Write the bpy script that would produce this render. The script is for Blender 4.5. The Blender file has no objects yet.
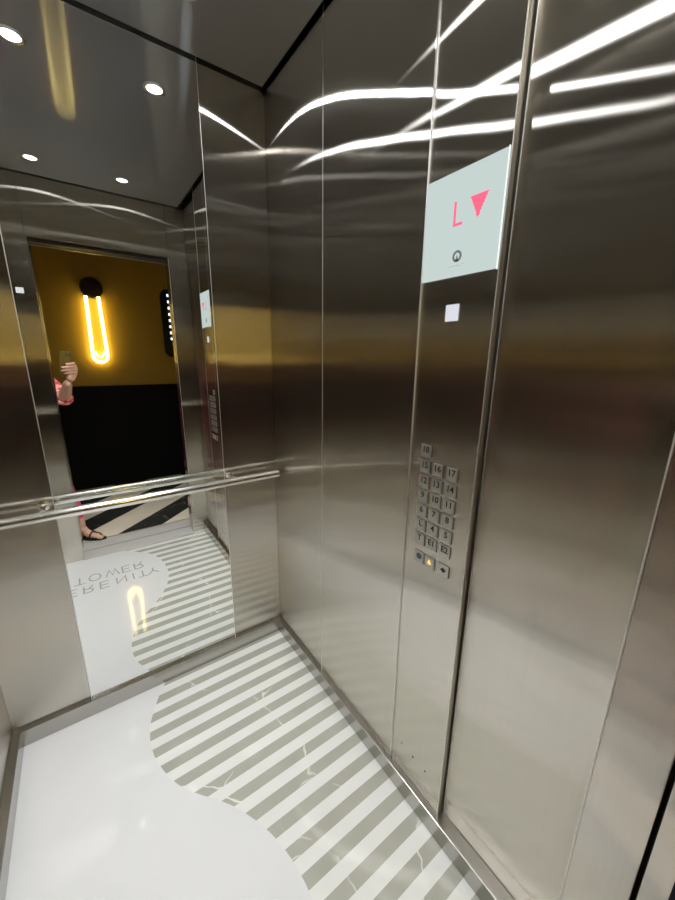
import bpy, bmesh, math, random
from mathutils import Vector, Matrix
random.seed(7)
sc = bpy.context.scene
col = sc.collection
PI = math.pi

# ------------------------------------------------------------------ helpers
def link(name, me, mats, parent=None, loc=None):
    o = bpy.data.objects.new(name, me)
    col.objects.link(o)
    for m in (mats if isinstance(mats, (list, tuple)) else [mats]):
        me.materials.append(m)
    if parent is not None:
        o.parent = parent
    if loc is not None:
        o.location = loc
    return o

def obj(name, bm, mats, parent=None, smooth=False, loc=None):
    me = bpy.data.meshes.new(name)
    bmesh.ops.recalc_face_normals(bm, faces=bm.faces[:])
    bm.to_mesh(me); bm.free()
    if smooth:
        for p in me.polygons: p.use_smooth = True
        me.set_sharp_from_angle(angle=math.radians(40))
    return link(name, me, mats, parent, loc)

def empty(name, loc, label=None, cat=None, group=None):
    o = bpy.data.objects.new(name, None)
    o.empty_display_size = .05
    col.objects.link(o); o.location = loc
    if label: tag(o, label, cat, group)
    return o

def tag(o, label, cat, group=None):
    o['label'] = label; o['category'] = cat
    if group: o['group'] = group
    return o

def struct(o):
    o['kind'] = 'structure'
    return o

def box(bm, x0, x1, y0, y1, z0, z1, mi=0, bev=0.0):
    vs = [bm.verts.new((x, y, z)) for z in (z0, z1) for y in (y0, y1) for x in (x0, x1)]
    fs = [bm.faces.new([vs[i] for i in q]) for q in
          ((0, 2, 3, 1), (4, 5, 7, 6), (0, 1, 5, 4), (2, 6, 7, 3), (0, 4, 6, 2), (1, 3, 7, 5))]
    for f in fs: f.material_index = mi
    if bev > 0:
        es = list({e for f in fs for e in f.edges})
        bmesh.ops.bevel(bm, geom=es, offset=bev, segments=2, profile=.6, affect='EDGES')
    return fs

def bx(name, b, mat, parent=None, bev=0.0, off=(0, 0, 0)):
    bm = bmesh.new()
    box(bm, b[0]-off[0], b[1]-off[0], b[2]-off[1], b[3]-off[1], b[4]-off[2], b[5]-off[2], bev=bev)
    return obj(name, bm, mat, parent)

def tube(bm, pts, r, n=16, closed=False, caps=True):
    pts = [Vector(p) for p in pts]
    rings = []
    N = len(pts); prev = None
    for i, p in enumerate(pts):
        if closed:
            t = (pts[(i+1) % N]-pts[i-1]).normalized()
        else:
            t = (pts[min(i+1, N-1)]-pts[max(i-1, 0)]).normalized()
        if prev is None:
            a = Vector((0, 0, 1)) if abs(t.z) < .9 else Vector((1, 0, 0))
            u = t.cross(a).normalized()
        else:
            u = (prev - t*prev.dot(t)).normalized()
        prev = u; v = t.cross(u)
        rr = r[i] if isinstance(r, (list, tuple)) else r
        rings.append([bm.verts.new(p+u*math.cos(2*PI*k/n)*rr+v*math.sin(2*PI*k/n)*rr) for k in range(n)])
    M = N if closed else N-1
    for i in range(M):
        A, B = rings[i], rings[(i+1) % N]
        for k in range(n):
            bm.faces.new((A[k], A[(k+1) % n], B[(k+1) % n], B[k]))
    if caps and not closed:
        bm.faces.new(rings[0][::-1]); bm.faces.new(rings[-1])

def lathe(bm, prof, n=40, axis='z', c=(0, 0, 0)):
    """prof: list of (r, h); axis z, y or x"""
    def P(r, h, k):
        a = 2*PI*k/n; u, v = r*math.cos(a), r*math.sin(a)
        q = {'z': (u, v, h), 'y': (u, h, v), 'x': (h, u, v)}[axis]
        return Vector(q)+Vector(c)
    rings = []
    for r, h in prof:
        if r < 1e-6: rings.append([bm.verts.new(P(0, h, 0))])
        else: rings.append([bm.verts.new(P(r, h, k)) for k in range(n)])
    for A, B in zip(rings, rings[1:]):
        for k in range(n):
            k2 = (k+1) % n
            if len(A) == 1 and len(B) == 1: continue
            if len(A) == 1: bm.faces.new((A[0], B[k], B[k2]))
            elif len(B) == 1: bm.faces.new((A[k], A[k2], B[0]))
            else: bm.faces.new((A[k], A[k2], B[k2], B[k]))

def prism(bm, pts, depth, to):
    """2-D outline extruded; `to` maps (u, v, w) to a point"""
    a = [bm.verts.new(to(u, v, 0)) for u, v in pts]
    b = [bm.verts.new(to(u, v, depth)) for u, v in pts]
    n = len(pts)
    bm.faces.new(a[::-1]); bm.faces.new(b)
    for i in range(n): bm.faces.new((a[i], a[(i+1) % n], b[(i+1) % n], b[i]))

def strokes(bm, lines, w, depth, to):
    """flat lettering: each polyline becomes one mitred ribbon of width w"""
    for li, pl in enumerate(lines):
        P = [Vector(p) for p in pl]; n = len(P)
        closed = (P[0]-P[-1]).length < 1e-6 and n > 3
        if closed: P = P[:-1]; n -= 1
        L_, R_ = [], []
        for i, p in enumerate(P):
            a = P[i-1] if (i > 0 or closed) else None
            b = P[(i+1) % n] if (i < n-1 or closed) else None
            d0 = (p-a).normalized() if a is not None else (b-p).normalized()
            d1 = (b-p).normalized() if b is not None else d0
            n0, n1 = Vector((-d0.y, d0.x)), Vector((-d1.y, d1.x))
            m = (n0+n1)
            m = m.normalized() if m.length > 1e-4 else n0
            k = w/2/max(.45, m.dot(n0))
            L_.append(p+m*k); R_.append(p-m*k)
        dz = depth+li*.00003
        for i in range(n if closed else n-1):
            q = (i+1) % n
            prism(bm, [tuple(L_[i]), tuple(R_[i]), tuple(R_[q]), tuple(L_[q])], dz, to)
    bmesh.ops.remove_doubles(bm, verts=bm.verts, dist=1e-6)

def text_mesh(name, body, size, mat, parent, M, extrude=.0004):
    cu = bpy.data.curves.new(name, 'FONT')
    cu.body = body; cu.size = size; cu.extrude = extrude; cu.offset = size*.022
    cu.align_x = 'CENTER'; cu.align_y = 'CENTER'
    tmp = bpy.data.objects.new(name+'_tmp', cu); col.objects.link(tmp)
    dg = bpy.context.evaluated_depsgraph_get()
    me = bpy.data.meshes.new_from_object(tmp.evaluated_get(dg))
    bpy.data.objects.remove(tmp)
    me.transform(M)
    me.materials.clear()
    return link(name, me, mat, parent)

# ------------------------------------------------------------------ materials
def mat(name):
    m = bpy.data.materials.new(name); m.use_nodes = True
    nt = m.node_tree; nt.nodes.clear()
    out = nt.nodes.new('ShaderNodeOutputMaterial')
    return m, nt, out

def pbr(name, color, rough=.5, metal=0.0, spec=.5, emit=None, es=0.0, noise=None, coat=0.0):
    m, nt, out = mat(name)
    b = nt.nodes.new('ShaderNodeBsdfPrincipled')
    b.inputs['Base Color'].default_value = (*color, 1)
    b.inputs['Roughness'].default_value = rough
    b.inputs['Metallic'].default_value = metal
    b.inputs['Specular IOR Level'].default_value = spec
    b.inputs['Coat Weight'].default_value = coat
    if emit:
        b.inputs['Emission Color'].default_value = (*emit, 1)
        b.inputs['Emission Strength'].default_value = es
    if noise:
        sc_, amt = noise
        tc = nt.nodes.new('ShaderNodeTexCoord'); n = nt.nodes.new('ShaderNodeTexNoise')
        n.inputs['Scale'].default_value = sc_; n.inputs['Detail'].default_value = 5
        r = nt.nodes.new('ShaderNodeValToRGB')
        r.color_ramp.elements[0].position = .3; r.color_ramp.elements[1].position = .7
        r.color_ramp.elements[0].color = (*[max(0, c*(1-amt)) for c in color], 1)
        r.color_ramp.elements[1].color = (*[min(1, c*(1+amt)) for c in color], 1)
        nt.links.new(tc.outputs['Object'], n.inputs['Vector'])
        nt.links.new(n.outputs['Fac'], r.inputs['Fac'])
        nt.links.new(r.outputs['Color'], b.inputs['Base Color'])
    nt.links.new(b.outputs[0], out.inputs[0])
    return m

def emis(name, color, s):
    m, nt, out = mat(name)
    e = nt.nodes.new('ShaderNodeEmission')
    e.inputs[0].default_value = (*color, 1); e.inputs[1].default_value = s
    nt.links.new(e.outputs[0], out.inputs[0])
    return m

def brushed(name, color, grain=(0, 0, 1), rough=.22, aniso=.875, wide=.013, wide_rough=.40, scratch=True):
    """stainless steel, hairline finish: reflections smear across the grain"""
    m, nt, out = mat(name); L = nt.links.new
    g = nt.nodes.new('ShaderNodeBsdfAnisotropic')
    g.distribution = 'BECKMANN'
    g.inputs['Color'].default_value = (*color, 1)
    g.inputs['Roughness'].default_value = rough
    g.inputs['Anisotropy'].default_value = aniso
    v = nt.nodes.new('ShaderNodeCombineXYZ')
    for i in range(3): v.inputs[i].default_value = grain[i]
    L(v.outputs[0], g.inputs['Tangent'])
    h = nt.nodes.new('ShaderNodeBsdfAnisotropic')
    h.inputs['Color'].default_value = (*[c*.95 for c in color], 1)
    h.inputs['Roughness'].default_value = wide_rough
    h.inputs['Anisotropy'].default_value = .6
    L(v.outputs[0], h.inputs['Tangent'])
    mx = nt.nodes.new('ShaderNodeMixShader'); mx.inputs[0].default_value = wide
    L(g.outputs[0], mx.inputs[1]); L(h.outputs[0], mx.inputs[2])
    if scratch:
        # sheet metal is never perfectly flat: very shallow, long waves
        tw = nt.nodes.new('ShaderNodeTexCoord'); nw = nt.nodes.new('ShaderNodeTexNoise'); nw.inputs['Scale'].default_value = 4.5; nw.inputs['Detail'].default_value = 1
        bp = nt.nodes.new('ShaderNodeBump'); bp.inputs['Strength'].default_value = 1.0; bp.inputs['Distance'].default_value = .0009
        L(tw.outputs['Object'], nw.inputs['Vector']); L(nw.outputs['Fac'], bp.inputs['Height']); L(bp.outputs[0], g.inputs['Normal'])
        tc = nt.nodes.new('ShaderNodeTexCoord'); mp = nt.nodes.new('ShaderNodeMapping')
        s = [3.0 if abs(c) > .5 else 260.0 for c in grain]
        mp.inputs['Scale'].default_value = s
        n = nt.nodes.new('ShaderNodeTexNoise'); n.inputs['Scale'].default_value = 1.0; n.inputs['Detail'].default_value = 3
        L(tc.outputs['Object'], mp.inputs['Vector']); L(mp.outputs[0], n.inputs['Vector'])
        r = nt.nodes.new('ShaderNodeValToRGB')
        r.color_ramp.elements[0].color = (*[c*.93 for c in color], 1)
        r.color_ramp.elements[1].color = (*[min(1, c*1.05) for c in color], 1)
        L(n.outputs['Fac'], r.inputs['Fac']); L(r.outputs[0], g.inputs['Color'])
    L(mx.outputs[0], out.inputs[0])
    return m

STEEL = (.715, .68, .615)
steel = brushed('brushed_steel', STEEL)
steel_ceil = brushed('ceiling_steel', (.50, .515, .54), grain=(1, 0, 0), rough=.14, aniso=.82, wide=.38, wide_rough=.55, scratch=False)
steel_base = pbr('baseboard_steel', (.47, .455, .425), .24, 1.0)
chrome = pbr('polished_steel', (.86, .85, .82), .17, 1.0)
satin = pbr('satin_steel', (.60, .585, .55), .3, 1.0)
edge_m = pbr('bright_edge', (.78, .77, .74), .42, 1.0)
mirror_m = pbr('mirror_silver', (.90, .915, .90), 0.0, 1.0)
dark_gap = pbr('dark_gap', (.012, .012, .013), .6)
black_m = pbr('matte_black', (.006, .006, .007), .35)
white_stone = pbr('white_stone', (.56, .57, .588), .06, 0, .5, noise=(2.0, .015))
seam_m = pbr('joint_grey', (.52, .53, .54), .3)
grey_letter = pbr('grey_inlay', (.30, .30, .31), .25)

def marble(name, base, vein, thr, rough=.06, scale=3.2):
    m, nt, out = mat(name); L = nt.links.new
    b = nt.nodes.new('ShaderNodeBsdfPrincipled'); b.inputs['Roughness'].default_value = rough
    tc = nt.nodes.new('ShaderNodeTexCoord')
    n = nt.nodes.new('ShaderNodeTexNoise'); n.inputs['Scale'].default_value = 2.6; n.inputs['Detail'].default_value = 4
    ad = nt.nodes.new('ShaderNodeMixRGB'); ad.blend_type = 'ADD'; ad.inputs[0].default_value = .35
    L(tc.outputs['Object'], n.inputs['Vector'])
    L(tc.outputs['Object'], ad.inputs[1]); L(n.outputs['Color'], ad.inputs[2])
    v = nt.nodes.new('ShaderNodeTexVoronoi'); v.feature = 'DISTANCE_TO_EDGE'; v.inputs['Scale'].default_value = scale
    L(ad.outputs[0], v.inputs['Vector'])
    r = nt.nodes.new('ShaderNodeValToRGB')
    r.color_ramp.elements[0].position = 0.0; r.color_ramp.elements[1].position = thr
    r.color_ramp.elements[0].color = (*vein, 1); r.color_ramp.elements[1].color = (*base, 1)
    L(v.outputs['Distance'], r.inputs['Fac'])
    # veins fade in and out
    n2 = nt.nodes.new('ShaderNodeTexNoise'); n2.inputs['Scale'].default_value = 5; n2.inputs['Detail'].default_value = 2
    L(tc.outputs['Object'], n2.inputs['Vector'])
    r2 = nt.nodes.new('ShaderNodeValToRGB'); r2.color_ramp.elements[0].position = .5; r2.color_ramp.elements[1].position = .62
    L(n2.outputs['Fac'], r2.inputs['Fac'])
    n3 = nt.nodes.new('ShaderNodeTexNoise'); n3.inputs['Scale'].default_value = 9; n3.inputs['Detail'].default_value = 6
    L(tc.outputs['Object'], n3.inputs['Vector'])
    r3 = nt.nodes.new('ShaderNodeValToRGB'); r3.color_ramp.elements[0].position = .3; r3.color_ramp.elements[1].position = .75
    r3.color_ramp.elements[0].color = (*[c*.93 for c in base], 1); r3.color_ramp.elements[1].color = (*[min(1, c*1.05) for c in base], 1)
    L(n3.outputs['Fac'], r3.inputs['Fac'])
    mx = nt.nodes.new('ShaderNodeMixRGB')
    L(r2.outputs[0], mx.inputs[0]); L(r3.outputs[0], mx.inputs[1]); L(r.outputs[0], mx.inputs[2])
    L(mx.outputs[0], b.inputs['Base Color'])
    L(b.outputs[0], out.inputs[0])
    return m

grey_marble = marble('grey_marble', (.315, .32, .285), (.68, .68, .64), .012)
white_stripe = pbr('white_stripe_stone', (.585, .597, .59), .06, 0, .5, noise=(5, .03))
black_marble = marble('black_marble', (.035, .035, .033), (.35, .34, .30), .01, .12)
cream_stone = pbr('cream_stone', (.74, .67, .55), .15, noise=(6, .05))
yellow_wall = pbr('ochre_paint', (.38, .23, .013), .65, noise=(1.6, .06))
wainscot_m = pbr('black_wainscot', (.003, .003, .0035), .6, 0, .15)
lobby_white = pbr('lobby_ceiling_paint', (.55, .5, .42), .7)

# ------------------------------------------------------------------ dimensions (metres)
W0, W1 = -1.11, 0.0            # left and right walls
YB, YF = 0.0, -1.43            # back wall, inner face of the front wall
CH = 2.444
BBH, BBT = .07, .018
JL, JR, JRL = -.868, -.10, -.04          # door opening
DH = 2.115

# ------------------------------------------------------------------ floor
CURVE = [(0.02, -.565), (-.023, -.598), (-.06, -.622), (-.10, -.643), (-.14, -.661), (-.182, -.679), (-.215, -.687), (-.25, -.692), (-.29, -.693), (-.33, -.690),
         (-.365, -.683), (-.402, -.672), (-.44, -.658), (-.48, -.639), (-.52, -.613), (-.56, -.580), (-.60, -.543), (-.645, -.507),
         (-.70, -.473), (-.74, -.452), (-.783, -.433), (-.82, -.420), (-.86, -.410), (-.90, -.403), (-.94, -.399), (-.985, -.398), (-1.03, -.400),
         (-1.08, -.405), (-1.12, -.413), (-1.16, -.424), (-1.20, -.437), (-1.25, -.461), (-1.30, -.503), (-1.345, -.55), (-1.41, -.625)]
CURVE = [(-a, b) for a, b in CURVE]           # (distance from back wall, x)
def xc(d):
    for (a, xa), (b, xb) in zip(CURVE, CURVE[1:]):
        if a <= d <= b:
            t = (d-a)/(b-a); return xa+(xb-xa)*t
    return CURVE[-1][1]
FD = 1.405
P_, O_ = .03885, .771
edges = [0.0]
k = -20
while k < 20:
    e = O_+k*P_
    if 0.001 < e < FD-.001: edges.append(e)
    k += 1
edges.append(FD)
bm = bmesh.new()
SEAM = .0016
def fq(x0a, x0b, x1a, x1b, da, db, mi, z=0.0):
    f = bm.faces.new([bm.verts.new((x0a, -da, z)), bm.verts.new((x1a, -da, z)), bm.verts.new((x1b, -db, z)), bm.verts.new((x0b, -db, z))])
    f.material_index = mi
for a, b in zip(edges, edges[1:]):
    mid = (a+b)/2
    gray = math.floor((mid-O_)/P_) % 2 == 0
    n = max(2, int((b-a)/.006))
    for i in range(n):
        da, db = a+(b-a)*i/n, a+(b-a)*(i+1)/n
        xa, xb = xc(da), xc(db)
        fq(W0, W0, xa-SEAM, xb-SEAM, da, db, 0)
        fq(xa-SEAM, xb-SEAM, xa+SEAM, xb+SEAM, da, db, 3)
        fq(xa+SEAM, xb+SEAM, W1, W1, da, db, 2 if gray else 1)
bmesh.ops.remove_doubles(bm, verts=bm.verts, dist=1e-5)
box(bm, W0, W1, -FD, 0, -.06, -.004, 3)
floor = struct(obj('floor', bm, [white_stone, white_stripe, grey_marble, seam_m]))

# inlaid lettering SERENITY / TOWER
def arc(cx, cy, rx, ry, a0, a1, n=18):
    return [(cx+rx*math.cos(math.radians(a0+(a1-a0)*i/n)), cy+ry*math.sin(math.radians(a0+(a1-a0)*i/n))) for i in range(n+1)]
GL = {
 'S': [arc(.5, .745, .36, .255, 35, 270)+arc(.5, .255, .36, .235, 90, -145)],
 'E': [[(.88, 1), (.1, 1), (.1, 0), (.88, 0)], [(.1, .5), (.8, .5)]],
 'R': [[(.1, 0), (.1, 1), (.6, 1)]+arc(.6, .73, .27, .27, 90, -90)+[(.1, .46)], [(.5, .46), (.9, 0)]],
 'N': [[(.08, 0), (.08, 1), (.92, 0), (.92, 1)]],
 'I': [[(.5, 0), (.5, 1)]],
 'T': [[(0.02, 1), (.98, 1)], [(.5, 1), (.5, 0)]],
 'Y': [[(0, 1), (.5, .48), (1, 1)], [(.5, .48), (.5, 0)]],
 'O': [arc(.5, .5, .5, .5, 0, 360, 32)],
 'W': [[(-.1, 1), (.22, 0), (.5, .9), (.78, 0), (1.1, 1)]],
}
def floor_word(word, xs, y0, h, w):
    bm = bmesh.new()
    for ch, cx in zip(word, xs):
        ls = [[(cx+(u-.5)*w, y0+v*h) for u, v in pl] for pl in GL[ch]]
        strokes(bm, ls, .0085, .0006, lambda u, v, t: (u, v, t-.0001))
    return obj('lettering', bm, grey_letter, floor)
floor_word('SERENITY', [-1.030, -.938, -.855, -.766, -.672, -.602, -.546, -.482], -1.037, .078, .062)
floor_word('TOWER', [-.90, -.815, -.715, -.63, -.556], -1.168, .085, .064)

# car sill, running gap and landing sill
alu = pbr('ribbed_aluminium', (.56, .56, .56), .5, .35)
sill = bmesh.new()
box(sill, JL-.02, JR+.02, -1.564, -FD, -.06, -.002)
box(sill, W0, W1, -1.4515, -FD, -.06, -.001)
for i in range(7):
    y = -1.425-i*.02
    box(sill, JL, JR, y-.007, y, -.003, .0008)
struct(obj('trim_1', sill, alu))
bm = bmesh.new(); box(bm, JL-.3, JR+.3, -1.575, -1.562, -.2, -.03)
struct(obj('trim_2', bm, dark_gap))
bm = bmesh.new(); box(bm, JL-.02, JRL+.02, -1.725, -1.573, -.06, -.001)
for i in range(5):
    y = -1.585-i*.026
    box(bm, JL, JRL, y-.012, y, -.003, .001)
struct(obj('trim_3', bm, alu))
bm = bmesh.new(); box(bm, JL-.02, JRL+.02, -1.738, -1.725, -.06, -.006)
struct(obj('trim_4', bm, dark_gap))

# ------------------------------------------------------------------ walls of the car
T = .02
ZT = CH+.03
# back wall: backing sheet with two visible cladding panels beside the mirror
wb = struct(bx('wall_back', (W0-.03, W1+.05, .006, .05, -.05, ZT+.03), dark_gap))
steel_back_dim = brushed('brushed_steel_back_dim', tuple(c*.84 for c in STEEL))  # the same steel with the back wall's dimmer light put into its colour
bx('cladding_panel', (W0, -.8635, .0, .006, BBH, ZT), steel_back_dim, wb, .0008)
bx('cladding_panel', (-.2525, W1, .0, .006, BBH, ZT), steel_back_dim, wb, .0008)
bx('cladding_panel', (-.8635, -.2525, .004, .006, BBH, ZT), steel, wb)
wr = struct(bx('wall_right', (.032, .06, -1.47, .0, -.05, ZT+.03), dark_gap))
S1, S2, S3 = -.418, -.871, -1.078
bx('cladding_panel', (0, .03, S1+.0008, -.0005, BBH, ZT), steel, wr, .0012)
bx('cladding_panel', (0, .03, S2+.0008, S1-.0008, BBH, ZT), steel, wr, .0012)
gap_shade_m = pbr('gap_shade_steel', (.50, .45, .37), .35, 1.0)  # darkened metal for a strip added to stand in for the shadow gap
bx('gap_shade_strip', (.0045, .0315, S3-.0022, S3-.0010, BBH, ZT), gap_shade_m, wr)
bx('edge_strip', (.0232, .0315, S3-.0085, S3-.0070, BBH, ZT), edge_m, wr)
bx('recessed_panel', (.024, .0315, -1.4295, S3-.0085, BBH-.004, ZT), steel, wr, .0012)
for s_, g in ((S1, -.0003), (S2, .0006)):
    bx('edge_strip', (g, .03, s_-.0009, s_+.0009, BBH, ZT), edge_m, wr)
wl = struct(bx('wall_left', (W0-.06, W0-.031, -1.47, .0, -.05, ZT+.03), dark_gap))
for a, b in ((-.47, -.0005), (-.95, -.4716), (-1.4295, -.9516)):
    bx('cladding_panel', (W0-.03, W0, a, b, BBH, ZT), steel, wl, .0012)
# front wall: two return panels and a transom over the opening
wf = struct(bx('wall_front', (W0-.03, JL-.012, -1.50, -1.452, -.05, ZT+.03), dark_gap))
bx('return_panel', (W0-.0, JL-.0075, -1.45, YF, .0, ZT), steel, wf, .001)
bx('jamb_edge', (JL-.0075, JL, -1.515, YF, .0, DH), steel, wf, .001)
bx('return_panel', (JR, .0235, -1.515, YF, .0, ZT), steel, wf, .0015)
bx('edge_strip', (JR-.0012, JR+.0006, YF-.0010, YF+.0012, .0, DH), edge_m, wf)
bx('transom_panel', (JL-.006, JR-.001, -1.45, YF, DH, ZT), steel, wf, .001)
# door operator track and header behind the transom
tr = struct(bx('trim_5', (JL-.4, JR+.4, -1.558, -1.455, 2.135, 2.30), dark_gap))
bx('track_rail', (JL, JR, -1.548, -1.46, 2.10, 2.135), dark_gap, tr, .001)
bx('edge_strip', (JL, JR, -1.549, -1.545, 2.095, 2.102), satin, tr)
# retracted door leaves inside their pockets
struct(bx('door_1', (JL-.5, JL-.012, -1.55, -1.522, .004, 2.13), steel, None, .001))
struct(bx('door_2', (JR+.003, JR+.5, -1.553, -1.522, .004, 2.13), steel, None, .001))
struct(bx('door_3', (JL-.5, JL-.012, -1.615, -1.588, .004, 2.13), steel, None, .001))
struct(bx('door_4', (JRL+.03, JR+.5, -1.615, -1.588, .004, 2.13), steel, None, .001))
# landing frame
lf = bmesh.new()
box(lf, JL-.10, JL, -1.752, -1.632, 0, 2.20, bev=.002)
struct(obj('trim_6', lf, steel))
lf = bmesh.new()
box(lf, JRL, JRL+.12, -1.752, -1.632, 0, 2.20, bev=.002)
struct(obj('trim_7', lf, steel))
lf = bmesh.new()
box(lf, JL, JRL, -1.752, -1.632, 2.14, 2.20, bev=.002)
struct(obj('trim_8', lf, steel))

# baseboards
def bboard(name, b):
    return struct(bx(name, b, steel_base, None, .0022))
bboard('baseboard_back', (W0+BBT, W1-BBT, -.016, .004, 0, BBH))
bboard('baseboard_right', (-BBT, .024, -1.4295, .004, 0, BBH))
bboard('baseboard_left', (W0-.02, W0+BBT+.006, -1.4295, .004, 0, BBH))

# ceiling with a shadow gap round it
ce = struct(bx('ceiling', (W0+.014, W1-.014, YF+.016, -.014, CH, CH+.02), steel_ceil, None, .001))
struct(bx('trim_9', (W0-.03, W1+.05, YF-.02, .04, ZT+.012, ZT+.03), dark_gap))

# ------------------------------------------------------------------ mirror
mi = bmesh.new()
box(mi, -.304, .304, -.0045, .0, 0, ZT-BBH-.006)
mr = obj('mirror', mi, [mirror_m], None, loc=(-.558, .0035, BBH))
tag(mr, 'tall frameless mirror panel on the back wall behind the handrail', 'mirror')
for s in (-1, 1):
    b = bmesh.new(); box(b, s*.3045-.0008, s*.3045+.0008, -.0050, .0, 0, ZT-BBH-.006)
    e = obj('edge_strip', b, edge_m, mr)

# ------------------------------------------------------------------ handrail
HY, HZ, HR = -.078, .922, .0172
hr = empty('handrail', (-.555, 0, HZ), 'polished round steel handrail running across the mirror on the back wall', 'handrail')
b = bmesh.new()
prof = [(W0+.022, .006), (W0+.0225, .012), (W0+.026, .0165), (W0+.032, HR)]
pts = [(x+.555, HY, 0) for x, r in prof]+[(-x+W0+.555, HY, 0) for x, r in prof[::-1]]
rad = [r for x, r in prof]+[r for x, r in prof[::-1]]
tube(b, pts, rad, 32)
obj('rail', b, chrome, hr, True)
for x in (-.891, -.232):
    b = bmesh.new()
    lathe(b, [(.0, 0), (.018, 0), (.018, -.004), (.009, -.006), (.0075, -.012), (.0075, HY+.012), (0, HY+.012)], 24, 'y')
    obj('bracket', b, chrome, hr, True, (x+.555, .0, .012))

# ------------------------------------------------------------------ car operating panel
XP = .004
cop = empty('control_panel', (.03, (S2+S3)/2, BBH), 'full-height steel control panel with floor buttons and a lit white display', 'control panel')
def pl(x, y, z): return (x-.03, y-(S2+S3)/2, z-BBH)
def pbx(name, b, m, par=cop, bev=0.0):
    return bx(name, b, m, par, bev, (.03, (S2+S3)/2, BBH))
pbx('faceplate', (XP, .031, S3, S2-.0008, BBH, ZT), steel, cop, .0012)
pbx('bright_edge', (XP-.0006, .0305, S3-.0012, S3+.0002, BBH, ZT), edge_m, cop)
ORG = Vector((.03, (S2+S3)/2, BBH))
def wallM(x, y, z):
    return Matrix(((0, 0, -1, x-ORG.x), (-1, 0, 0, y-ORG.y), (0, 1, 0, z-ORG.z), (0, 0, 0, 1)))
def wall_to(x):
    return lambda u, v, w: (x-w-ORG.x, u-ORG.y, v-ORG.z)
disp_m = emis('display_panel', (.74, .86, .83), .78)
frame_m = emis('display_edge', (.9, 1.0, .97), 1.05)
led_red = emis('red_led', (1.0, .14, .24), 1.15)
ink = pbr('ink_grey', (.10, .12, .12), .5)
ds = pbx('display', (XP-.003, XP+.002, -1.0745, -.8715, 1.634, 1.848), disp_m, cop)
pbx('display_border', (XP-.0034, XP, -1.0758, -1.0743, 1.632, 1.850), frame_m, ds)
# L of small square dots, and an arrow pointing down
b = bmesh.new()
dot = .0062
def dots(b, cells, y0, z0, s):
    for i, j in cells:
        u, v = y0-i*s, z0+j*s
        prism(b, [(u-s*.44, v-s*.44), (u+s*.44, v-s*.44), (u+s*.44, v+s*.44), (u-s*.44, v+s*.44)], .0012, wall_to(XP-.003))
dots(b, [(0, j) for j in range(8)]+[(1, 0), (2, 0), (3, 0)], -.9585, 1.741, dot)
obj('digit', b, led_red, ds)
b = bmesh.new()
cells = []
for j in range(15):
    half = .6+j*.46
    for i in range(15):
        if abs(i-7) <= half: cells.append((i, j))
dots(b, cells, -.998, 1.744, .0029)
obj('arrow', b, led_red, ds)
b = bmesh.new()
cy, cz = -.9735, 1.6755
n = 36
inner = [(cy+.0072*math.cos(2*PI*k/n), cz+.0072*math.sin(2*PI*k/n)) for k in range(n)]
outer = [(cy+.0122*math.cos(2*PI*k/n), cz+.0122*math.sin(2*PI*k/n)) for k in range(n)]
for k in range(n):
    prism(b, [inner[k], outer[k], outer[(k+1) % n], inner[(k+1) % n]], .0006, wall_to(XP-.003))
prism(b, [(cy-.0042, cz-.010), (cy+.0042, cz-.010), (cy+.0004, cz+.0022), (cy-.0004, cz+.0022)], .0006, wall_to(XP-.003))
obj('emblem', b, ink, ds)
b = bmesh.new(); prism(b, [(-.953, 1.6575), (-.953, 1.6553), (-.994, 1.6553), (-.994, 1.6575)], .0005, wall_to(XP-.003))
obj('caption_line', b, pbr('caption_grey', (.42, .48, .47), .5), ds)
pbx('sensor_window', (XP-.0015, XP+.002, -.989, -.953, 1.537, 1.574), emis('sensor_white', (.86, .86, .95), .85), cop)
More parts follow.
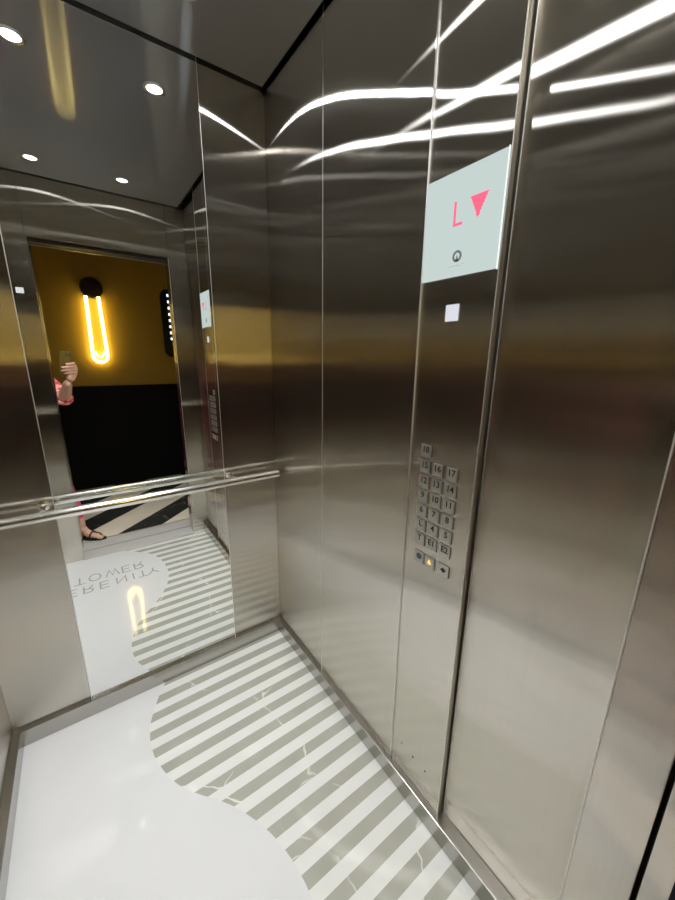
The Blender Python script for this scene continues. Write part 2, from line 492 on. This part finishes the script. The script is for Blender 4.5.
# buttons
btn_m = pbr('button_steel', (.66, .655, .63), .28, 1.0)
num_m = pbr('numeral_black', (.01, .01, .01), .5)
amber = emis('amber_symbol', (1.0, .62, .10), 1.3)
COLS = [-.9275, -.9705, -1.0150]
rows = [(1.2115, ['18', None, None]), (1.1685, ['15', '16', '17']), (1.1255, ['12', '13', '14']), (1.083, ['9', '10', '11']),
        (1.040, ['6', '7', '8']), (.9975, ['L', '4', '5']), (.9545, ['T', 'E1', 'E2'])]
BW = .0165
def make_button(y, z, sym):
    bb = bmesh.new()
    box(bb, XP-.0045-ORG.x, XP+.002-ORG.x, y-BW-ORG.y, y+BW-ORG.y, z-BW-ORG.z, z+BW-ORG.z, bev=.0014)
    o = obj('button', bb, btn_m, cop)
    sb = bmesh.new(); box(sb, XP-.0006-ORG.x, XP+.002-ORG.x, y-BW-.0014-ORG.y, y+BW+.0014-ORG.y, z-BW-.0014-ORG.z, z+BW+.0014-ORG.z)  # dark plate painting in the recess shadow round the button
    so_ = obj('gap_shadow', sb, shadow_m, o)
    fx = XP-.0045
    if sym == 'bell':
        s = bmesh.new(); lathe(s, [(.0, 0), (.0095, 0), (.0095, -.0006), (0, -.0006)], 20, 'x', (fx-ORG.x, y-ORG.y, z+.003-ORG.z))
        obj('symbol', s, pbr('symbol_dark', (.05, .055, .06), .4), o)
    elif sym == 'alarm':
        s = bmesh.new(); t = wall_to(fx)
        prism(s, [(y+.006, z-.001), (y-.006, z-.001), (y-.0035, z+.004), (y-.0025, z+.009), (y+.0025, z+.009), (y+.0035, z+.004)], .0006, t)
        prism(s, [(y+.0075, z-.003), (y-.0075, z-.003), (y-.0075, z-.001), (y+.0075, z-.001)], .0006, t)
        prism(s, [(y+.0018, z-.006), (y-.0018, z-.006), (y-.0018, z-.0038), (y+.0018, z-.0038)], .0006, t)
        obj('symbol', s, amber, o)
    elif sym == 'open':
        s = bmesh.new(); t = wall_to(fx)
        prism(s, [(y+.0012, z-.006), (y+.0012, z+.008), (y+.0095, z+.001)], .0006, t)
        prism(s, [(y-.0012, z-.006), (y-.0012, z+.008), (y-.0095, z+.001)], .0006, t)
        prism(s, [(y-.0005, z-.007), (y-.0005, z+.009), (y+.0005, z+.009), (y+.0005, z-.007)], .0006, t)
        obj('symbol', s, num_m, o)
    else:
        text_mesh('numeral', sym, .0235, num_m, o, wallM(fx-.0002, y, z+.0035))
    s = bmesh.new()
    for i, j in ((0, 0), (1, 0), (0, 1), (2, 1)):
        lathe(s, [(.0007, 0), (.0007, -.0005), (0, -.0006)], 8, 'x', (fx-ORG.x, y+.003-i*.0024-ORG.y, z-.011+j*.0024-ORG.z))
    obj('braille', s, btn_m, o)
shadow_m = pbr('button_gap_shadow', (.06, .057, .05), .4)  # recess shadow around the buttons, put in as a dark colour
for z, names in rows:
    for c, nme in zip(COLS, names):
        if nme: make_button(c, z, nme)
make_button(-.9315, .8975, 'bell')
make_button(-.969, .897, 'alarm')
make_button(-1.017, .898, 'open')
for y, z in ((-.915, .177), (-.966, .173), (-1.018, .173)):
    s = bmesh.new(); lathe(s, [(.0, -.0004), (.003, -.0004), (.0036, .0), (.0036, .001)], 16, 'x', pl(XP, y, z))
    obj('key_switch', s, dark_gap, cop, True)

# small pale sticker on the front return, seen in the mirror
st = bx('sticker', (-.0185, .0185, -.0005, .0006, -.016, .016), pbr('sticker_paper', (.62, .62, .64), .5))
st.location = (-.944, YF, 1.815)
tag(st, 'small pale rectangular sticker on the steel panel left of the door opening', 'sticker')

# ------------------------------------------------------------------ ceiling downlights
lens_m = emis('lamp_glow', (.97, .985, 1.0), 8.0)
LAMP_W = 5.3
def downlight():
    t = empty('downlight', (0, 0, 0))
    b = bmesh.new(); lathe(b, [(.026, .012), (.027, .0), (.029, -.003), (.036, -.0035), (.040, -.001), (.040, .0), (.034, .003)], 40)
    obj('trim_ring', b, satin, t, True)
    b = bmesh.new(); lathe(b, [(0, -.0022), (.0265, -.0016), (.0285, -.0008)], 32)
    obj('lens', b, lens_m, t)
    L = bpy.data.lights.new('lamp', 'AREA'); L.shape = 'DISK'; L.size = .016; L.energy = LAMP_W; L.color = (.96, .98, 1.0); L.spread = math.radians(133)
    lo = bpy.data.objects.new('lamp', L); col.objects.link(lo); lo.parent = t; lo.location = (0, 0, -.0035)
    return t
LP = [(-.345, -.245, 'round ceiling downlight at the back right, above the handrail and control panel side'),
      (-.765, -.255, 'round ceiling downlight at the back left, nearest the mirror above the handrail'),
      (-.366, -1.185, 'round ceiling downlight at the front right, above the door opening by the control panel'),
      (-.783, -1.185, 'round ceiling downlight at the front left, above the door on the side with the sticker')]
d0 = downlight()
for i, (x, y, lb) in enumerate(LP):
    if i == 0: o = d0
    else:
        o = d0.copy(); col.objects.link(o)
        for ch in d0.children:
            c = ch.copy(); col.objects.link(c); c.parent = o
    o.location = (x, y, CH)
    tag(o, lb, 'ceiling light', 'downlights in the car ceiling')

# ------------------------------------------------------------------ lobby
LX0, LX1, LY0, LY1, LH = -2.3, 1.7, -3.15, -1.752, 2.75
bm = bmesh.new()
# diagonal black and cream bands, clipped to the lobby rectangle
ang = math.radians(42); dx, dy = math.cos(ang), -math.sin(ang); nx, ny = math.sin(ang), math.cos(ang)
def clip(poly, n, d, keep_less):
    out = []
    for i in range(len(poly)):
        a, b = poly[i], poly[(i+1) % len(poly)]
        fa, fb = a[0]*n[0]+a[1]*n[1]-d, b[0]*n[0]+b[1]*n[1]-d
        if not keep_less: fa, fb = -fa, -fb
        if fa <= 0: out.append(a)
        if (fa < 0 < fb) or (fb < 0 < fa):
            t = fa/(fa-fb); out.append((a[0]+(b[0]-a[0])*t, a[1]+(b[1]-a[1])*t))
    return out
rect = [(LX0, LY0), (LX1, LY0), (LX1, -1.738), (LX0, -1.738)]
cuts = []
k = -12
while k < 12:
    cuts.append((-1.715+k*.485, 1)); cuts.append((-1.485+k*.485, 0)); k += 1
cuts.sort()
for (a, ma), (b_, _) in zip(cuts, cuts[1:]):
    p = clip(clip(rect, (nx, ny), a, False), (nx, ny), b_, True)
    if len(p) > 2:
        try:
            f = bm.faces.new([bm.verts.new((x, y, 0)) for x, y in p]); f.material_index = 1 if ma else 0
        except ValueError: pass
bmesh.ops.remove_doubles(bm, verts=bm.verts, dist=1e-5)
box(bm, LX0, LX1, LY0, -1.74, -.06, -.003)
struct(obj('floor_lobby', bm, [cream_stone, black_marble]))
struct(bx('ceiling_lobby', (LX0, LX1, LY0, LY1, LH, LH+.05), lobby_white))
wfar = struct(bx('wall_lobby_far', (LX0, LX1, LY0-.1, LY0, 0, LH), yellow_wall))
bx('wainscot', (LX0, LX1, LY0, LY0+.018, 0, 1.125), wainscot_m, wfar, .002)
wll = struct(bx('wall_lobby_left', (LX0-.1, LX0, LY0, LY1, 0, LH), yellow_wall))
bx('wainscot', (LX0, LX0+.018, LY0+.018, LY1, 0, 1.125), wainscot_m, wll, .002)
wlr = struct(bx('wall_lobby_right', (LX1, LX1+.1, LY0, LY1, 0, LH), yellow_wall))
bx('wainscot', (LX1-.018, LX1, LY0+.018, LY1, 0, 1.125), wainscot_m, wlr, .002)
b = bmesh.new()
box(b, LX0, JL-.10, LY1, LY1+.12, 0, LH); box(b, JRL+.12, LX1, LY1, LY1+.12, 0, LH); box(b, JL-.10, JRL+.12, LY1, LY1+.12, 2.20, LH)
struct(obj('wall_lobby_near', b, yellow_wall))

# neon wall lamp: round dark plate with a hanging glowing loop
neon_m = emis('neon_glow', (1.0, .75, .22), 15.0)
nl = empty('neon_wall_lamp', (-.498, LY0, 2.105), 'yellow glowing neon loop hanging from a round black plate on the lobby wall', 'wall lamp')
b = bmesh.new(); lathe(b, [(0, .035), (.092, .035), (.10, .028), (.10, .0), (0, .0)], 48, 'y')
obj('backplate', b, black_m, nl, True)
def loop(name, off, dz, yy):
    pts = []
    xl, xr, xb, zt, zb = -.058+off, .050-off, -.004, -.085, -.675+dz
    rr = .064-off*.6
    for i in range(9):
        t = i/8; s = t*t*(3-2*t); pts.append((xl+(xb-rr-xl)*s, yy, zt+(zb+rr-zt)*t))
    pts += [(xb+rr*math.cos(a), yy, zb+rr+rr*math.sin(a)) for a in [PI+PI*i/14 for i in range(1, 14)]]
    for i in range(9):
        t = 1-i/8; s = t*t*(3-2*t); pts.append((xr+(xb+rr-xr)*s, yy, zt+(zb+rr-zt)*t))
    b = bmesh.new(); tube(b, pts, .014, 12)
    return obj(name, b, neon_m, nl, True)
loop('neon_tube', 0, -.055, .045)
b = bmesh.new(); tube(b, [(-.045, .045, -.625), (-.036, .045, -.655), (-.020, .045, -.674), (-.004, .045, -.68), (.012, .045, -.674), (.028, .045, -.655), (.037, .045, -.625)], .009, 12)
obj('neon_tube', b, neon_m, nl, True)
for x in (-.056, .048):
    b = bmesh.new(); tube(b, [(x, .0, -.09), (x, .045, -.09)], .006, 10)
    obj('bracket', b, black_m, nl, True)

# black hall indicator with a column of white lights
hi = empty('hall_indicator', (.222, LY0, 1.80), 'black pill-shaped wall panel with a column of small white lights', 'indicator panel')
b = bmesh.new(); hw, hh = .085, .37
pp = [(hw*math.cos(a), hh-hw+hw*math.sin(a)) for a in [PI*i/16 for i in range(17)]]+[(hw*math.cos(a), -hh+hw+hw*math.sin(a)) for a in [PI+PI*i/16 for i in range(17)]]
prism(b, pp, .03, lambda u, v, w: (u, w, v))
obj('housing', b, black_m, hi, True)
wl_m = emis('indicator_light', (.80, .90, 1.0), 2.2)
for i in range(8):
    b = bmesh.new(); z = .303-i*.0666
    s_ = .017
    for a in (PI/4, -PI/4):
        u = Vector((math.cos(a), math.sin(a)))*s_; q = Vector((-math.sin(a), math.cos(a)))*.006
        prism(b, [tuple(u+q), tuple(-u+q), tuple(-u-q), tuple(u-q)], .004, lambda x, y, w: (x, .03+w-.001, y+z))
    lathe(b, [(0, .0335), (.013, .0335), (.013, .029)], 14, 'y', (0, 0, z))
    obj('light', b, wl_m, hi)

# unseen fill lamps added in the lobby ceiling to light its floor
for LX in (-.75, .15):
    lc = empty('lobby_fill_lamp', (LX, -2.25, LH), 'added deep black-lined fill lamp in the lobby on the side of the ' + ('person with the phone' if LX < -.3 else 'black indicator panel'), 'ceiling light', 'added lobby fill lamps')
    b = bmesh.new(); lathe(b, [(.085, -.001), (.085, -.006), (.06, -.006), (.06, -.15), (.075, -.15), (.085, -.006)], 40); obj('housing', b, black_m, lc, True)
    b = bmesh.new(); lathe(b, [(0, -.02), (.058, -.02)], 40); obj('lens', b, emis('lobby_fill_glow', (1.0, .92, .80), 75.0), lc)

# ------------------------------------------------------------------ camera frame (shared with the phone in the mirror)
CAM = Vector((-.73599, -1.55234, 1.45))
RV = Vector((.81610, -.57778, .01256)); UV = Vector((.13316, .20913, .96878)); FV = Vector((.56237, .78895, -.24761))
cam = bpy.data.cameras.new('camera'); co = bpy.data.objects.new('camera', cam); col.objects.link(co)
co.matrix_world = Matrix(((RV.x, UV.x, -FV.x, CAM.x), (RV.y, UV.y, -FV.y, CAM.y), (RV.z, UV.z, -FV.z, CAM.z), (0, 0, 0, 1)))
cam.sensor_fit = 'VERTICAL'; cam.sensor_height = 36.0; cam.sensor_width = 27.0
cam.lens = 36.0*361.03/900.0
cam.clip_start = .004; cam.clip_end = 50
sc.camera = co

def ph(r, d, f):                       # a point by right / down / forward of the phone lens
    return CAM+RV*(r-.026)-UV*d+FV*f

# phone
pm = Matrix(((RV.x, UV.x, -FV.x), (RV.y, UV.y, -FV.y), (RV.z, UV.z, -FV.z))).to_4x4()
pm.translation = ph(-.021, .056, -.0105)
b = bmesh.new(); box(b, -.0355, .0355, -.073, .073, -.004, .004, bev=.0028)
phone = obj('phone', b, pbr('phone_bronze', (.22, .15, .03), .3, .3))
phone.matrix_world = pm
tag(phone, 'bronze smartphone held up in the hand of the person in the doorway', 'phone')
b = bmesh.new(); box(b, -.033, .033, -.0705, .0705, .0039, .0043); obj('screen', b, pbr('phone_screen', (.02, .02, .025), .08), phone)
# camera bump: a square plate with three lens rings, on the side facing the mirror
b = bmesh.new(); box(b, .0005, .034, .038, .0715, -.0058, -.0038, bev=.0009); bump = obj('camera_bump', b, pbr('bump_bronze', (.26, .19, .05), .2, .4), phone)
for u, v in ((.0255, .0632), (.0255, .0455), (.0095, .0545)):
    b = bmesh.new(); lathe(b, [(.0066, -.0058), (.0066, -.0075), (.0052, -.0075), (.005, -.0062), (0, -.0062)], 24, 'z', (u, v, 0))
    obj('lens', b, pbr('lens_glass', (.35, .33, .30), .12, .7), bump, True)

# ------------------------------------------------------------------ person
def skin_mesh(name, V, E, root=0, sub=2):
    me = bpy.data.meshes.new(name)
    me.from_pydata([tuple(v[0]) for v in V], E, [])
    o = bpy.data.objects.new(name, me); col.objects.link(o)
    o.modifiers.new('s', 'SKIN')
    sv = me.skin_vertices[0].data
    for i, v in enumerate(V):
        r = v[1]; sv[i].radius = (r, r) if not isinstance(r, tuple) else r
        sv[i].use_root = (i == root)
    m = o.modifiers.new('u', 'SUBSURF'); m.levels = sub; m.render_levels = sub
    dg = bpy.context.evaluated_depsgraph_get()
    out = bpy.data.meshes.new_from_object(o.evaluated_get(dg))
    bpy.data.objects.remove(o); bpy.data.meshes.remove(me)
    return out

def chain(pts, closed=False):
    return pts, [(i, i+1) for i in range(len(pts)-1)]

def fuse(name, meshes, voxel, smooth_it=2):
    bm = bmesh.new()
    for me in meshes: bm.from_mesh(me)
    me = bpy.data.meshes.new(name); bm.to_mesh(me); bm.free()
    o = bpy.data.objects.new(name, me); col.objects.link(o)
    r = o.modifiers.new('r', 'REMESH'); r.mode = 'VOXEL'; r.voxel_size = voxel
    s = o.modifiers.new('s', 'SMOOTH'); s.iterations = smooth_it; s.factor = .5
    dg = bpy.context.evaluated_depsgraph_get()
    out = bpy.data.meshes.new_from_object(o.evaluated_get(dg))
    bpy.data.objects.remove(o)
    for p in out.polygons: p.use_smooth = True
    return out

def blob(c, r, M=None, n=20):
    bm = bmesh.new(); bmesh.ops.create_uvsphere(bm, u_segments=n, v_segments=n//2+2, radius=1.0)
    bmesh.ops.scale(bm, vec=r, verts=bm.verts)
    if M is not None: bmesh.ops.transform(bm, matrix=M, verts=bm.verts)
    bmesh.ops.translate(bm, vec=c, verts=bm.verts)
    me = bpy.data.meshes.new('blob'); bm.to_mesh(me); bm.free(); return me

V3 = Vector
PEL = V3((-1.075, -2.00, .90)); NB = V3((-1.06, -1.985, 1.345)); HEAD = V3((-1.035, -1.955, 1.495))
SHR, ELR, WRR = V3((-.962, -1.965, 1.295)), V3((-.832, -1.755, 1.135)), V3((-.787, -1.578, 1.268))
SHL, ELL, WRL = V3((-1.205, -1.975, 1.295)), V3((-1.262, -1.995, 1.035)), V3((-1.225, -1.885, .845))
HPR, KNR, ANR = V3((-1.0, -2.0, .83)), V3((-.938, -1.885, .455)), V3((-.858, -1.80, .085))
HPL, KNL, ANL = V3((-1.155, -2.01, .83)), V3((-1.165, -1.985, .455)), V3((-1.18, -2.04, .085))
TOR, TOL = V3((-.722, -1.708, .022)), V3((-1.19, -1.845, .022))

bodyV = [(PEL, (.125, .095)), (V3((-1.075, -2.0, 1.02)), (.108, .08)), (V3((-1.07, -1.995, 1.15)), (.115, .085)), (V3((-1.063, -1.988, 1.27)), (.12, .08)),
         (NB, (.05, .05)), (V3((-1.048, -1.972, 1.405)), (.043, .043)),
         (SHR, .048), (SHR.lerp(ELR, .5), .040), (ELR, .038), (ELR.lerp(WRR, .35), .041), (ELR.lerp(WRR, .75), .031), (WRR, (.027, .030)),
         (SHL, .048), (SHL.lerp(ELL, .5), .040), (ELL, .034), (ELL.lerp(WRL, .35), .035), (WRL, .023),
         (HPR, .085), (HPR.lerp(KNR, .5), .072), (KNR, .052), (KNR.lerp(ANR, .35), .052), (ANR, .031),
         (HPL, .085), (HPL.lerp(KNL, .5), .072), (KNL, .052), (KNL.lerp(ANL, .35), .052), (ANL, .031)]
bodyE = [(0, 1), (1, 2), (2, 3), (3, 4), (4, 5), (3, 6), (6, 7), (7, 8), (8, 9), (9, 10), (10, 11), (3, 12), (12, 13), (13, 14), (14, 15), (15, 16),
         ]
legs = [(bodyV[17:22], 0), (bodyV[22:27], 0)]
bodyV = bodyV[:17]
parts = [skin_mesh('b', bodyV, bodyE, 0, 2)]+[skin_mesh('leg', [(v[0][0]+V3((0, 0, .05)), .085)]+v, [(i, i+1) for i in range(5)], 0, 2) for v, _ in legs]
parts.append(blob((-1.076, -2.003, .86), (.155, .115, .10)))
# head turned to the phone
look = (CAM-HEAD); look.z -= .03; look.normalize()
side = look.cross(V3((0, 0, 1))).normalized(); upv = side.cross(look)
HM = Matrix(((side.x, look.x, upv.x), (side.y, look.y, upv.y), (side.z, look.z, upv.z))).to_4x4()
def hp(s, f, u): return HEAD+side*s+look*f+upv*u
parts.append(blob(HEAD+upv*.02, (.074, .092, .095), HM))
parts.append(blob(hp(0, .022, -.045), (.054, .062, .062), HM))
parts.append(blob(hp(0, .095, -.018), (.011, .016, .018), HM, 12))
parts.append(blob(hp(0, .072, -.088), (.022, .018, .016), HM, 12))
for s in (-1, 1): parts.append(blob(hp(s*.074, .0, -.005), (.010, .018, .028), HM, 12))
parts.append(skin_mesh('n', [(NB, .05), (V3((-1.048, -1.972, 1.41)), .045), (hp(0, -.01, -.03), .045)], [(0, 1), (1, 2)], 0))
# right hand round the phone
def fing(pts, r): 
    V, E = chain([(ph(*p), rr) for p, rr in zip(pts, r)])
    return skin_mesh('f', V, E, 0, 2)
parts.append(skin_mesh('palm', [(WRR, (.027, .030)), (ph(.030, .156, -.016), (.026, .029)), (ph(.0475, .115, -.018), (.021, .027)), (ph(.042, .085, -.016), (.016, .022)), (ph(.038, .068, -.013), (.011, .013))],
             [(0, 1), (1, 2), (2, 3), (3, 4)], 0))
for d, tip, r0 in ((.060, -.034, .0088), (.0815, -.062, .0092), (.103, -.064, .0088), (.123, -.048, .0078)):
    parts.append(fing([(.040, d+.012, -.018), (.034, d+.002, -.006), (.027, d, .0095), ((.026+tip)/2, d+.001, .0125), (tip, d+.004, .010)],
                      [.011, .0102, r0, r0*.95, r0*.72]))
parts.append(fing([(.042, .138, -.028), (.028, .105, -.036), (.010, .085, -.031), (-.008, .070, -.0265)], [.015, .0125, .0105, .008]))
# left hand hanging relaxed
lw = (WRL-ELL).normalized()
Lp = WRL+lw*.055+V3((0, 0, -.02))
parts.append(skin_mesh('palmL', [(WRL, (.02, .024)), (WRL.lerp(Lp, .6), (.016, .032)), (Lp, (.013, .034))], [(0, 1), (1, 2)], 0))
for i, ln in enumerate((.068, .076, .070, .056)):
    o_ = V3((.0, 1, .3)).normalized()*(i-1.5)*-.018
    a = Lp+o_; bq = a+V3((.004, .012, -1)).normalized()*ln*.5; c_ = bq+V3((.35, -.1, -1)).normalized()*ln*.5
    parts.append(skin_mesh('f', [(a.lerp(WRL, .2), .0095), (a, .009), (bq, .0082), (c_, .0062)], [(0, 1), (1, 2), (2, 3)], 0))
a = WRL+lw*.02+V3((.012, .026, 0))
parts.append(skin_mesh('f', [(WRL+lw*.02, .013), (a, .011), (a+V3((.012, .014, -.03)), .009), (a+V3((.016, .012, -.052)), .0068)], [(0, 1), (1, 2), (2, 3)], 0))
# feet
def foot(an, to):
    f = (to-an); f.z = 0; f.normalize(); s = V3((f.y, -f.x, 0))
    heel = V3((an.x, an.y, .032))-f*.035
    ms = [skin_mesh('ft', [(an+V3((0, 0, .02)), .031), (V3((an.x, an.y, .05)), (.034, .036)), (V3((an.x, an.y, .036))+f*.06, (.034, .026)), (V3((to.x, to.y, .028))-f*.035, (.040, .016))],
                    [(0, 1), (1, 2), (2, 3)], 1)]
    ms.append(blob(tuple(heel), (.030, .030, .026)))
    for i in range(5):
        w = (i-2)*.0155
        base = V3((to.x, to.y, .026))-f*(.045+abs(i-1)*.003)+s*w
        L = (.045, .046, .042, .036, .030)[i]
        tip = base+f*L; tip.z = .020
        r = (.0115, .0088, .0082, .0078, .0075)[i]
        ms.append(skin_mesh('t', [(base, r), (base.lerp(tip, .5)+V3((0, 0, .002)), r), (tip, r*.8)], [(0, 1), (1, 2)], 0))
    return ms
parts += foot(ANR, TOR)+foot(ANL, TOL)
skin_m = pbr('skin', (.62, .36, .25), .5, 0, .4, noise=(30, .05))
body_me = fuse('person', parts, .0042, 3)
person = link('person', body_me, skin_m)
tag(person, 'person in a pink floral blouse standing in the doorway, holding up a phone', 'person')
# blouse
def floral():
    m, nt, out = mat('floral_cloth'); L = nt.links.new
    b = nt.nodes.new('ShaderNodeBsdfPrincipled'); b.inputs['Roughness'].default_value = .75
    tc = nt.nodes.new('ShaderNodeTexCoord'); v = nt.nodes.new('ShaderNodeTexVoronoi'); v.inputs['Scale'].default_value = 40
    n = nt.nodes.new('ShaderNodeTexNoise'); n.inputs['Scale'].default_value = 35
    L(tc.outputs['Object'], v.inputs['Vector']); L(tc.outputs['Object'], n.inputs['Vector'])
    sp = nt.nodes.new('ShaderNodeSeparateColor'); L(v.outputs['Color'], sp.inputs[0])
    r = nt.nodes.new('ShaderNodeValToRGB'); r.color_ramp.interpolation = 'CONSTANT'
    cs = [(0, (.72, .04, .16)), (.3, (.85, .20, .10)), (.5, (.90, .42, .22)), (.65, (.60, .02, .22)), (.85, (.95, .60, .55))]
    r.color_ramp.elements[0].color = (*cs[0][1], 1); r.color_ramp.elements[1].position = cs[1][0]; r.color_ramp.elements[1].color = (*cs[1][1], 1)
    for p, c in cs[2:]:
        e = r.color_ramp.elements.new(p); e.color = (*c, 1)
    L(sp.outputs[0], r.inputs['Fac']); L(r.outputs[0], b.inputs['Base Color']); L(b.outputs[0], out.inputs[0])
    return m
flor = floral()
cl = [skin_mesh('c', [(V3((-1.075, -2.0, .66)), (.185, .160)), (V3((-1.075, -2.0, .86)), (.172, .145)), (V3((-1.075, -2.0, 1.02)), (.125, .098)), (V3((-1.07, -1.995, 1.15)), (.132, .102)), (V3((-1.063, -1.988, 1.27)), (.130, .092)), (V3((-1.06, -1.985, 1.325)), (.062, .058)),
                 (SHR, .062), (SHR.lerp(ELR, .5), .064), (SHR.lerp(ELR, .85), .066), (ELR+(ELR-SHR).normalized()*.020, .060),
                 (SHL, .062), (SHL.lerp(ELL, .5), .056), (SHL.lerp(ELL, .95), .052), (ELR+(WRR-ELR).normalized()*.03, .056)],
                [(0, 1), (1, 2), (2, 3), (3, 4), (4, 5), (4, 6), (6, 7), (7, 8), (8, 9), (4, 10), (10, 11), (11, 12), (9, 13)], 1)]
me = fuse('blouse', cl, .006, 3)
bl = link('blouse', me, flor, person); bl['label'] = 'pink and orange floral blouse'
# sleeve hem: a dark red band at the elbow
d = (WRR-ELR).normalized()
b = bmesh.new(); c0 = ELR+d*.040
tube(b, [c0-d*.006, c0, c0+d*.007], [.050, .052, .049], 28, caps=False)
obj('sleeve_hem', b, pbr('hem_red', (.35, .01, .04), .7), person, True)
# trousers
pk = pbr('pink_cloth', (.72, .06, .22), .8, noise=(40, .25))
pa = [blob((-1.076, -2.003, .86), (.168, .128, .11))]
for h, kn, an in ((HPR, KNR, ANR), (HPL, KNL, ANL)):
    pa.append(skin_mesh('p', [(h+V3((0, 0, .05)), .096), (h, .098), (h.lerp(kn, .5), .084), (kn, .066), (kn.lerp(an, .45), .062), (kn.lerp(an, .80), .052)], [(i, i+1) for i in range(5)], 0))
me = fuse('trousers', pa, .006, 3)
link('trousers', me, pk, person)
# hair, eyes, mouth
hairm = pbr('hair_dark', (.025, .015, .01), .45)
hs = [blob(hp(0, -.022, .035), (.088, .092, .098), HM), blob(hp(0, -.07, -.06), (.078, .05, .12), HM), blob(hp(.07, -.03, -.04), (.022, .045, .10), HM), blob(hp(-.07, -.03, -.04), (.022, .045, .10), HM)]
link('hair', fuse('hair', hs, .006, 3), hairm, person)
for s in (-1, 1):
    me = blob(hp(s*.030, .083, .012), (.012, .007, .007), HM, 14)
    link('eye', me, pbr('eye_dark', (.03, .02, .015), .1), person)
me = blob(hp(0, .083, -.060), (.022, .006, .006), HM, 14)
link('mouth', me, pbr('lip', (.5, .14, .12), .45), person)
# sandals
sand = pbr('sandal_black', (.012, .011, .011), .5)
for an, to in ((ANR, TOR), (ANL, TOL)):
    f = (to-an); f.z = 0; L = f.length; f.normalize(); s = V3((f.y, -f.x, 0))
    o0 = V3((an.x, an.y, 0))
    out = []
    for i in range(28):
        a = 2*PI*i/28; u, w = math.cos(a), math.sin(a)
        out.append((u*(L+.075)/2+(L-.055)/2, w*(.036+.010*(u > 0)*u)))
    b = bmesh.new(); prism(b, out, .011, lambda u, v, t: tuple(o0+f*u+s*v+V3((0, 0, .0015+t))))
    so = obj('sandal', b, sand, person)
    b = bmesh.new()
    pts = [o0+f*(L*.42)+s*(.046*math.cos(t))+V3((0, 0, .012+.050*math.sin(t))) for t in [PI*i/16 for i in range(17)]]
    tube(b, pts, .0055, 8)
    obj('strap', b, sand, so, True); b = bmesh.new()
    pts = [o0+f*(L*.42+.001)+V3((0, 0, .062)), o0+f*(L*.6)+s*.004+V3((0, 0, .058)), o0+f*(L*.78)+s*.008+V3((0, 0, .046)), o0+f*(L*.86)+s*.009+V3((0, 0, .012))]
    tube(b, pts, .0045, 8)
    obj('strap', b, sand, so, True); b = bmesh.new()
    pts = [o0+f*(-.004)+s*(.040*math.cos(t))-f*(.040*math.sin(t))+V3((0, 0, .055)) for t in [PI*i/12 for i in range(13)]]
    tube(b, pts, .0045, 8)
    obj('strap', b, sand, so, True)

# ------------------------------------------------------------------ world and view
w = bpy.data.worlds.new('world'); sc.world = w; w.use_nodes = True
w.node_tree.nodes['Background'].inputs[0].default_value = (.05, .05, .055, 1)
w.node_tree.nodes['Background'].inputs[1].default_value = .2
sc.view_settings.view_transform = 'Standard'
sc.view_settings.look = 'None'
sc.view_settings.gamma = 1.0
sc.view_settings.use_curve_mapping = False
sc.view_settings.exposure = 0.0
cy_ = sc.cycles
cy_.max_bounces = 14; cy_.glossy_bounces = 12; cy_.diffuse_bounces = 4
cy_.caustics_reflective = True; cy_.blur_glossy = .6
cy_.sample_clamp_indirect = 6.0; cy_.sample_clamp_direct = 0
cy_.use_denoising = True
